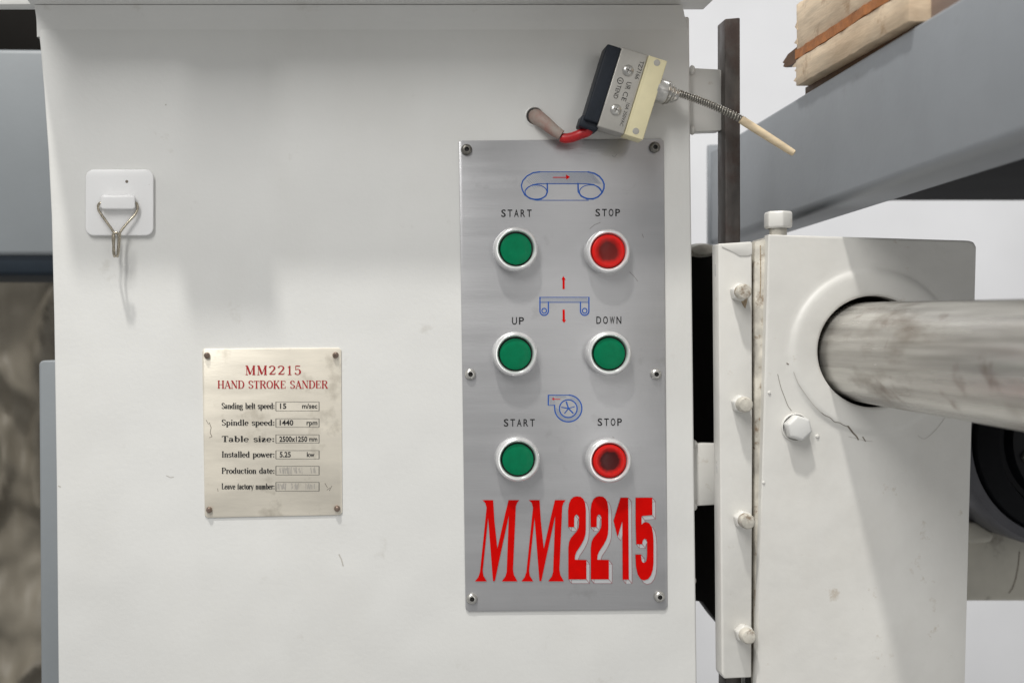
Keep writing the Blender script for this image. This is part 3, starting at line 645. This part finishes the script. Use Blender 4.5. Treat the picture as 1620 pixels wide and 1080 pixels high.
MB().prism([LP(70.5,1,-.00125), LP(74.0,1,-.00125), LP(74.0,131,-.00125), LP(70.5,131,-.00125)], [LP(70.5,1,-.0002), LP(74.0,1,-.0002), LP(74.0,131,-.0002), LP(70.5,131,-.0002)]).build('strip_seam', M['cream'], ls, bevel=.0002)
def lscrew(a, b, r, dd, cross, fl=1.0):
    c = LP(a, b, dd); r *= u
    o = MB().lathe([(r,0),(r,r*.2*fl),(r*.8,r*.4*fl),(r*.4,r*.5*fl),(0,r*.52*fl)], 24, Matrix.Translation(c)).build('screw', M['steel'] if cross else M['switch_grey'], ls, origin=c)
    if cross:
        for th in (.5, .5+PI/2):
            R = Matrix.Translation(c+Vector((0,-r*.5,0))) @ Matrix.Rotation(th, 4, 'Y')
            MB().box((-r*.5,-r*.04,-r*.09),(r*.5,r*.05,r*.09), R).build('cross_slot', M['steel_dark'], o)
    return o
lscrew(46, 33, 8.8, 0, True); lscrew(46, 98, 8.8, 0, True); lscrew(86, 8.5, 5.2, -.0012, False, .25); lscrew(86, 121.5, 5.2, -.0012, False, .25)
def ltext(t, a0, b0, length, cap):      # reads down the face: baseline on the left, letter tops to the right
    q = LP(a0, b0); px = FX+q.x/S*D/(D+YS); py = FY-q.z/S*D/(D+YS)
    sans_ink('lettering', t, px, px+length, py, cap, YS, M['black_ink'], ls, rot=ang+PI/2, weight=-.004)
ltext('TZ7166', 60, 12, 30, 7); ltext('TEND', 36.5, 59, 22, 7.5); ltext('10A 250VAC', 59.5, 82, 38, 5.5); ltext('CE', 50, 66, 15, 8)
ltext('UR', 50, 50, 12, 8.5)
def lring(a, b, r, w):
    q = LP(a, b); px = FX+q.x/S*D/(D+YS); py = FY-q.z/S*D/(D+YS)
    ik = Ink(YS, .00015); ik.circle(px, py, r, r, w); ik.line([(px-r*.6,py-1),(px+r*.6,py+1)], .9); ik.build('emblem', M['black_ink'], ls)
lring(39.5, 52, 4.6, 1.0)
# boot, spring and rod
b0 = LP(99, 45, .006); bd = ex
pts = [b0+bd*(u*t) for t in (0, 4, 10, 16, 20, 23, 26, 29, 32, 38)]
MB().tube(pts, [r*u for r in (18.5,19,18.8,18,17.5,15.5,15.5,12,12,7)], 28).build('boot', M['boot'], ls, angle=50)
for i, (t, r) in enumerate(((19,18.0),(24.5,15.6),(30,12))):
    c = b0+bd*(u*t); q = Vector((0,1,0)); w = bd.cross(q)
    MB().tube([c+(q*math.cos(a)+w*math.sin(a))*r*u+bd*(u*1.5*math.sin(a*2+i)) for a in [2*PI*k/24 for k in range(25)]], .9*u, 8).build('binding_wire', M['spring'], ls, angle=60)
cen = catmull([P(1072,147,-.018), P(1096,155,-.019), P(1122,165,-.020), P(1150,177.5,-.021), P(1178,191.5,-.022)], 60)
hel = []; turns = 30; m_ = len(cen)*2.2
nst = turns*14
for i in range(nst+1):
    t = i/nst*(len(cen)-1); j = min(int(t), len(cen)-2); p = cen[j].lerp(cen[j+1], t-j)
    tg = (cen[j+1]-cen[j]).normalized(); q = Vector((0,1,0)); q = (q-tg*q.dot(tg)).normalized(); w = tg.cross(q)
    a = 2*PI*turns*i/nst; hel.append(p+(q*math.cos(a)+w*math.sin(a))*(5.1*u))
sp = MB().tube(hel, 1.35*u, 7).build('spring', M['spring'], ls, angle=60)
MB().tube(cen[::12]+[cen[-1]], 4.0*u, 10).build('spring_core', M['steel_dark'], sp)
e0 = P(1172,189,-.023); e1 = P(1256.5,243,-.026)
MB().tube([e0.lerp(e1, t) for t in (0,.05,.3,.6,.9,.985,1)], [6*u,6.6*u,6.6*u,6.2*u,5.6*u,5.2*u,3.5*u], 16).build('whisker_rod', M['rod'], ls)
# cable
g = LP(13, 134, .010)
cb = catmull([g, P(930,208,-.013), P(917,213,-.012), P(905,217.5,-.010), P(894,219,-.008), P(888,217,-.007)], 8)
MB().tube(cb, [7.8*S]*(len(cb)-3)+[7.2*S,6*S,3.5*S], 16).build('red_cable', M['red_wire'], ls, angle=60)
cb = catmull([P(847,185,.002), P(853,188,-.003), P(864,196,-.006), P(876,206,-.0075), P(888,214,-.0085)], 6)
m_ = len(cb)-1
MB().tube(cb, [(13.0-5.0*(i/m_))*S for i in range(m_+1)], 20).build('cable_sleeve', M['sleeve'], ls, angle=60)

# ================================================================== GUIDE POST
f = [P(*q, .001) for q in ((1147,30),(1171,28),(1173.5,1400),(1149,1400))]
gp = MB().prism(f, [p+Vector((0,.017,0)) for p in f]).build('guide_post', M['post'], bevel=.0008, seg=2)
tag(gp, 'dark bare steel square guide post standing upright beside the cabinet', 'steel post')
W[gp.name] = W[gp.name]

# ================================================================== SLIDING BRACKET
sb = thing('sliding_bracket', 'off-white bolted steel bracket clamped on the guide post around the pipe', 'bracket', P(1360, 1200, 0))
YB = -.0145
f = [P(*q, YB) for q in ((1136.5,385.5),(1189.5,382),(1190.5,700),(1189,1071),(1146,1073),(1142,1066),(1139,700))]
bar = MB().prism(f, [Vector((p.x, -.0003, p.z)) for p in f]).build('clamp_bar', M['enamel_bracket'], sb, bevel=.0009, seg=3)
# bare patch of thick paint at the bar's top
f = [(1142,391),(1160,399),(1170,405),(1184,405),(1190,402),(1190,384.5),(1142,387)]
MB().prism([P(a, b, YB-.0005) for a, b in f], [P(a, b, YB+.0002) for a, b in f]).build('paint_run', M['enamel_bracket'], sb, bevel=.0003)
for px, py in ((1134,427),(1136.5,738),(1139.5,1034)):
    c = P(px, py, -.0075); rr = 3.2*S
    mb = MB().lathe([(0,rr),(rr*.5,rr*.87),(rr*.87,rr*.5),(rr,0),(rr*.87,-rr*.5),(0,-rr)], 14, Matrix.Translation(c) @ Matrix.Diagonal((.9,1.2,6,1)))
    mb.build('weld_bead', M['chrome'], sb)
def hexbolt(c, r, hh, parent, m=None, washer=True):
    T = Matrix.Translation(c)
    mb = MB()
    mb.lathe([(r*.96,0),(r,hh*.08),(r,hh*.82),(r*.86,hh),(0,hh)], 6, T @ Matrix.Rotation(.3, 4, 'Y'))
    o = mb.build('bolt', m or M['enamel_bracket'], parent, bevel=r*.12, seg=2, origin=c)
    return o
def bar_bolt(px, py, first=None):
    c = on_y(px, py, YB, .0125)
    if first: return dup(first, c, sb)
    r = .0062
    o = hexbolt(c, r, .0065, sb)
    MB().lathe([(r*.78,.006),(r*.80,.0115),(r*.66,.0128),(r*.3,.0132),(0,.0132)], 20, Matrix.Translation(c)).build('stud_end', M['enamel_dirty'], o)
    return o
def on_y(px, py, y, h):
    q = P(px, py, y-h); return Vector((q.x, y, q.z))
b1 = bar_bolt(1178, 461)
for q in ((1180,640),(1183.5,825),(1185,1007)): bar_bolt(*q, b1)
for pts in ([(1171,470),(1183,469),(1182,478),(1179,488),(1176,484),(1173,478)], [(1174,988),(1180,987),(1181,991),(1175,992)]):
    ik = Ink(YB, .0001); ik.poly(pts); ik.build('rust_stain', M['rust'], sb)
# backing block between bar and plate
YK = -.0125
f = [P(*q, YK) for q in ((1194.2,382),(1213,379),(1217,374),(1240,372),(1240,1150),(1195,1150))]
MB().prism(f, [Vector((p.x, .02, p.z)) for p in f]).build('backing_block', M['enamel_dirty'], sb, bevel=.0006)
f = [P(*q, -.004) for q in ((1185,386),(1200,386),(1200,1150),(1185,1150))]
MB().prism(f, [Vector((p.x, .004, p.z)) for p in f]).build('joint_gap', M['socket'], sb)

# bracket plate with the pressed ring and the pipe hole
YR = -.019
HC = (1380.0, 556.0); RH = 88.0
rad_prof = [(88,-1.2),(89.5,-1.9),(93,-2.2),(100,-2.3),(110,-2.4),(119,-2.4),(123,-2.2),(127,-1.6),(130,-.8),(132,-.35),(135,-.08),(142,0.0)]    # radius in px, height in mm (minus = towards the camera)
tilt = math.radians(1.55)
def outline_r(th):
    """distance from hole centre to the plate's rounded outline along an angle (photo pixels)"""
    # plate corners
    Pc = [(1216,371),(1545,381),(1525,1150),(1195,1150)]
    d = Vector((math.cos(th), math.sin(th))); best = 1e9
    for i in range(4):
        a = Vector(Pc[i])-Vector(HC); b = Vector(Pc[(i+1) % 4])-Vector(HC); e = b-a
        den = d.x*e.y-d.y*e.x
        if abs(den) < 1e-9: continue
        t = (a.x*e.y-a.y*e.x)/den; s_ = (a.x*d.y-a.y*d.x)/den
        if t > 0 and -1e-6 <= s_ <= 1+1e-6: best = min(best, t)
    return best
angs = sorted(set([2*PI*i/144 for i in range(144)]+[math.atan2(y-HC[1], x-HC[0]) % (2*PI) for x, y in ((1216,371),(1545,381),(1525,1150),(1195,1150),(1534,381),(1544.7,391),(1542,384))]))
vs = []; fs = []; K = len(rad_prof)+4
for th in angs:
    ro = outline_r(th)
    q = Vector((HC[0]+ro*math.cos(th), HC[1]+ro*math.sin(th)))
    cpt = Vector((1545,381))
    if (q-cpt).length < 12:      # rounded top-right corner
        cc = Vector((1533.2,392.6)); v = (q-cc)
        if v.x > 0 and v.y < 0: q = cc+v.normalized()*11.6
    for r, h in rad_prof:
        r = min(r, (q-Vector(HC)).length-7.5+.02*r)
        vs.append(P(HC[0]+r*math.cos(th), HC[1]+r*math.sin(th), YR)+Vector((0,h*.001,0)))
    dr = (q-Vector(HC)).length
    p = P(q.x, q.y, YR); f1, f2 = (dr-2.2)/dr, (dr-4.5)/dr
    vs.append(P(HC[0]+(q.x-HC[0])*f2, HC[1]+(q.y-HC[1])*f2, YR))
    vs.append(P(HC[0]+(q.x-HC[0])*f1, HC[1]+(q.y-HC[1])*f1, YR)); vs.append(p+Vector((0,.0006,0))); vs.append(p+Vector((0,.0075,0)))
n = len(angs)
for i in range(n):
    j = (i+1) % n
    for k in range(K-1): fs.append((i*K+k, i*K+k+1, j*K+k+1, j*K+k))
# throat of the hole
base = len(vs)
for th in angs: vs.append(P(HC[0]+88*math.cos(th), HC[1]+88*math.sin(th), YR)+Vector((0,.0065,0)))
for i in range(n): fs.append((i*K, (i+1) % n*K, base+(i+1) % n, base+i))
mb = MB(); mb.add(vs, fs); bpl = mb.build('bracket_plate', M['enamel_bracket'], sb, angle=40)
# dark sleeve inside the hole
c = P(*HC, YR)
MB().lathe([(88.6*S*.976,-.006),(87*S*.976,-.008),(86*S*.976,-.06),(0,-.06)], 64, Matrix.Translation(c)).build('bore', M['socket'], sb)
for pts, w in (([(1214,376),(1212.5,420),(1211,470),(1209,520),(1207.5,560)], 1.2), ([(1203,388),(1203.5,440),(1202.5,470)], 1.6), ([(1206,575),(1203,700),(1199.5,850)], .8)):
    ik = Ink(YK, .0001); ik.line(pts, w); ik.build('grime_seam', M['rust'], sb)
# seams and cracks in the paint round the ring, plus painted groove shading
def ring_h(r):
    if r <= rad_prof[0][0]: return rad_prof[0][1]*.001
    for (r0, h0), (r1, h1) in zip(rad_prof, rad_prof[1:]):
        if r0 <= r <= r1: return (h0+(h1-h0)*(r-r0)/(r1-r0))*.001
    return 0.0
def ring_line(pts, w, m='grime'):
    pts = catmull([(a+random.uniform(-.8,.8), b+random.uniform(-.8,.8), 0) for a, b in pts], 3)
    ik = Ink(YR, .0002); ik.line([(q.x, q.y) for q in pts], w); vs = ik.mb.v
    for q in vs:      # lay the mark on the pressed ring
        px = FX+q.x/S*D/(D+q.y); py = FY-q.z/S*D/(D+q.y); r = math.hypot(px-HC[0], py-HC[1]); q.y += ring_h(r)
    ik.build('crack_or_shade_line', M[m], sb)
ring_line([(1255,588),(1262,605),(1272,622),(1284,638),(1298,652)], .8, 'scuff_and_shade')  # grey line paints the shading along the ring's groove
ring_line([(1298,652),(1303,657),(1312,661),(1319,666),(1326,668),(1333,672),(1339,674)], .9)
ring_line([(1342,690),(1356,693),(1368,697),(1380,698)], .6, 'scuff_and_shade')
ring_line([(1452,688),(1462,694),(1480,680),(1495,660)], .6, 'scuff_and_shade')
ring_line([(1339,673),(1344,678),(1349,684),(1354,690),(1358,695)], 2.2)
ring_line([(1364,691),(1370,698)], 1.6)
ring_line([(1231,592),(1236,612),(1241,628),(1247,641),(1252,650)], .8)
ring_line([(1244,573),(1246,574.5),(1248,576)], 1.8)
# bolts on the plate
c = on_y(1266, 677, YR, .009)
o = MB().lathe([(.0092,0),(.0092,.0012),(.0085,.0016)], 32, Matrix.Translation(c)).build('washer', M['enamel_bracket'], sb)
hexbolt(c-Vector((0,.001,0)), .0086, .0085, sb, M['enamel'])
for q, r in (((1293,690),3.4),((1217,621),3.0),((1208,763),2.6)):
    cc = P(*q, YR); rr = r*S
    MB().lathe([(0,rr*.8),(rr*.6,rr*.6),(rr,0)], 12, Matrix.Translation(cc)).build('paint_drip', M['enamel_bracket'], sb)
# adjusting bolt on top of the bracket
c = P(1231, 372, -.012)
R = Matrix.Translation(c) @ Matrix.Rotation(-PI/2, 4, 'X')
mb = MB(); mb.lathe([(13.0*S,-.002),(13.0*S,10*S),(12*S,11*S)], 24, R); ab = mb.build('adjusting_bolt', M['enamel_dirty'], sb)
MB().lathe([(18*S,10*S),(21.5*S,12*S),(21.5*S,34*S),(19*S,36.5*S),(0,36.5*S)], 6, R @ Matrix.Rotation(.52, 4, 'Y')).build('bolt_head', M['enamel_bracket'], ab, bevel=.0006)

# ================================================================== PIPE
ax = Vector((-5/1905., 1, 46/1905.))
pc = P(1380, 558, YR)
pr_ = 80.5*S*.976
pts = [pc+ax*t for t in (.05, 0, -.05, -.1, -.15, -.2, -.28, -.36, -.44)]
pipe = MB().tube(pts, pr_, 72).build('steel_pipe', M['pipe'], angle=50)
tag(pipe, 'thick worn steel pipe pushed through the round hole of the white bracket', 'pipe')

# ================================================================== BEAM, TABLE, WOOD
XB = .310
zl, zh = .088, .171
bm_t = thing('support_beam', 'blue-grey painted steel box beam running overhead past the post at upper right', 'beam', (XB+.03, .1, zl))
dz = lambda y: -.0226*y       # the beam dips a little towards the far end
def beam_loop(y):
    r = .007; pts = []
    for cx, cz, a in ((XB+r, zl+r, 180), (XB+.034-r, zl+r, 270), (XB+.034-r, zh-.002, 0), (XB+.002, zh-.002, 90)):
        rr = r if cz < .12 else .002
        pts += [Vector((cx+rr*math.cos(math.radians(a+90*i/5)), y, cz+rr*math.sin(math.radians(a+90*i/5))+dz(y))) for i in range(6)]
    return pts
MB().prism(beam_loop(-.50), beam_loop(.245)).build('box_section', M['beam'], bm_t)
f = [Vector((XB-.002, .246, zl-.004)), Vector((XB+.04, .246, zl-.004)), Vector((XB+.04, .246, zh)), Vector((XB-.002, .246, zh))]
MB().prism(f, [p+Vector((0,.006,0)) for p in f]).build('end_plate', M['beam'], bm_t, bevel=.001)
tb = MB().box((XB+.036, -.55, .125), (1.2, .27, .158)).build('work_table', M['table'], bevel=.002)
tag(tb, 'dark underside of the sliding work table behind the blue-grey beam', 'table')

wb = thing('laminated_wood_block', 'pale laminated wood block with an orange glue stripe on top of the beam', 'wood block', (XB+.03, -.05, zh))
y0, y1 = -.136, .034
MB().box((XB+.004, y0+.002, zh+.0006), (XB+.055, y1+.004, zh+.0055)).build('base_strip', M['wood_dark'], wb, bevel=.0004)
def rough_box(a, b, seed, amp=.0006):
    mb = MB(); nx_, = (26,)
    (x0_, ya, za), (x1_, yb, zb_) = a, b; vs = []; fs = []
    for i in range(nx_+1):
        y = ya+(yb-ya)*i/nx_
        for x, z in ((x0_, za), (x1_, za), (x1_, zb_), (x0_, zb_)):
            q = Vector((x*40+seed, y*160, z*60)); vs.append(Vector((x+noise.noise(q)*amp, y, z+noise.noise(q+Vector((9,2,4)))*amp)))
    for i in range(nx_):
        for k in range(4): fs.append((i*4+k, i*4+(k+1) % 4, i*4+4+(k+1) % 4, i*4+4+k))
    fs += [(0,1,2,3), tuple(nx_*4+k for k in (3,2,1,0))]
    mb.add(vs, fs); return mb
rough_box((XB-.004, y0, zh+.0055), (XB+.055, y1, zh+.0235), 1).build('lower_layer', M['wood'], wb, bevel=.0005)
rough_box((XB-.0035, y0, zh+.0305), (XB+.055, y1, zh+.062), 7).build('upper_layer', M['wood'], wb, bevel=.0005)
rough_box((XB-.0042, y0-.001, zh+.0238), (XB+.055, y1, zh+.0302), 3, .0009).build('orange_stripe', M['wood_orange'], wb)
# splintered end of the stripe
f = [(-.002,.0225),(.022,.0235),(.0275,.0255),(.025,.0270),(.0285,.0285),(.024,.0300),(.018,.0320),(-.002,.0330)]
a = [Vector((XB-.0030, y1+p, zh+q)) for p, q in f]; b = [Vector((XB+.03, y1+p*.6, zh+q)) for p, q in f]
MB().prism(a, b).build('splinter', M['wood_dark'], wb)
for k, (zz, ln, hh) in enumerate(((.010,.006,.0025),(.0165,.004,.0018),(.036,.005,.002),(.047,.0035,.003),(.0205,.009,.0022))):
    a = [Vector((XB-.0038, y1-.002, zh+zz-hh)), Vector((XB-.0034, y1+ln, zh+zz+.0006)), Vector((XB-.0038, y1-.002, zh+zz+hh))]
    MB().prism(a, [p+Vector((.012+.004*k, -.0005, 0)) for p in a]).build('splinter', M['wood'], wb)
ob = MB().box((XB+.006, -.40, zh+.0012+.0045), (XB+.052, y0-.004, zh+.040)).build('wood_offcut', M['wood_pink'], bevel=.0008)
tag(ob, 'darker pinkish wood piece on the beam, in line with the laminated block', 'wood piece')

# ================================================================== THINGS BEHIND THE BRACKET
f = [P(*q, .075) for q in ((1060,412),(1098,402),(1150,384),(1260,384),(1260,1000),(1150,1000),(1131,978),(1111,951),(1060,948))]
dk = MB().prism(f, [p+Vector((0,.02,0)) for p in f]).build('guard_plate', M['black'], bevel=.001)
tag(dk, 'black steel guard plate seen in the gap between cabinet and bracket', 'guard plate')
c = P(1109, 396, .062)
mb = MB().lathe([(0,.012),(.006,.010),(.0085,.0),(.006,-.01),(0,-.012)], 16, Matrix.Translation(c) @ Matrix.Diagonal((1.4,.8,.6,1)))
cl = mb.build('cable_clip', M['enamel_dirty']); tag(cl, 'small grubby pale clip at the top of the black guard plate', 'clip')

mt = thing('electric_motor', 'black round electric motor with grey rim behind the bracket at right edge', 'motor', P(1650, 900, .16))
c = P(1668, 694, .12); q = S*1.15
MB().lathe([(168*q,-.12),(172*q,-.02),(172*q,.0),(166*q,.006),(152*q,.008),(148*q,.004)], 72, Matrix.Translation(c) @ Matrix.Diagonal((.92,1,1,1))).build('rim', M['motor_rim'], mt)
MB().lathe([(150*q,.004),(146*q,.012),(118*q,.020),(112*q,.014),(104*q,.014),(98*q,.022),(60*q,.026),(0,.026)], 72, Matrix.Translation(c) @ Matrix.Diagonal((.92,1,1,1))).build('end_cover', M['motor_black'], mt)
for i in range(6):
    th = i*PI/3+.3; cc = c+Vector((80*q*.92*math.cos(th), -.024, 80*q*math.sin(th)))
    MB().lathe([(.005,0),(.005,.004),(0,.005)], 6, Matrix.Translation(cc)).build('cover_bolt', M['steel_dark'], mt)
f = [P(*p, .17) for p in ((1490,862),(1500,838),(1690,838),(1700,862),(1700,946),(1680,951),(1510,951),(1490,940))]
MB().prism(f, [p+Vector((0,.12,0)) for p in f]).build('foot', M['motor_base'], mt, bevel=.004, seg=3)
ik = Ink(.17, .0003); ik.line([(1613,872),(1611,895),(1607,915),(1602,930),(1596,938)], 1.6); ik.build('seam', M['grime'], mt)
f = [P(*p, .155) for p in ((1500,822),(1545,826),(1575,845),(1570,858),(1500,862))]
MB().prism(f, [p+Vector((0,.02,0)) for p in f]).build('clamp_strap', M['motor_base'], mt, bevel=.003)

# ================================================================== LEFT SIDE
cv = thing('machine_cover', 'pale blue-grey painted box cover with dark lower edge at upper left', 'machine cover', P(20, 435, .25))
f = [P(*p, .20) for p in ((-160,76),(150,79),(150,404),(-160,404))]
MB().prism(f, [p+Vector((0,.14,0)) for p in f]).build('cover_body', M['beam_l'], cv, bevel=.004, seg=4)
f = [P(*p, .203) for p in ((-160,392),(150,392),(150,436),(-160,436))]
MB().prism(f, [p+Vector((0,.12,0)) for p in f]).build('lower_edge', M['navy'], cv, bevel=.004, seg=3)
f = [P(*p, .40) for p in ((-200,-60),(170,-60),(170,140),(-200,140))]
dh = MB().prism(f, [p+Vector((0,.05,0)) for p in f]).build('dark_housing', M['black'], bevel=.003)
tag(dh, 'black housing in the dark gap above the blue-grey cover, upper left corner', 'housing')
f = [P(*p, .045) for p in ((61.5,576),(64,571.5),(69,570),(130,570),(130,1200),(66,1200))]
up = MB().prism(f, [p+Vector((0,.05,0)) for p in f]).build('upright_plate', M['beam_l'], bevel=.0014, seg=3)
tag(up, 'narrow blue-grey upright steel plate beside the lower left cabinet edge', 'steel plate')
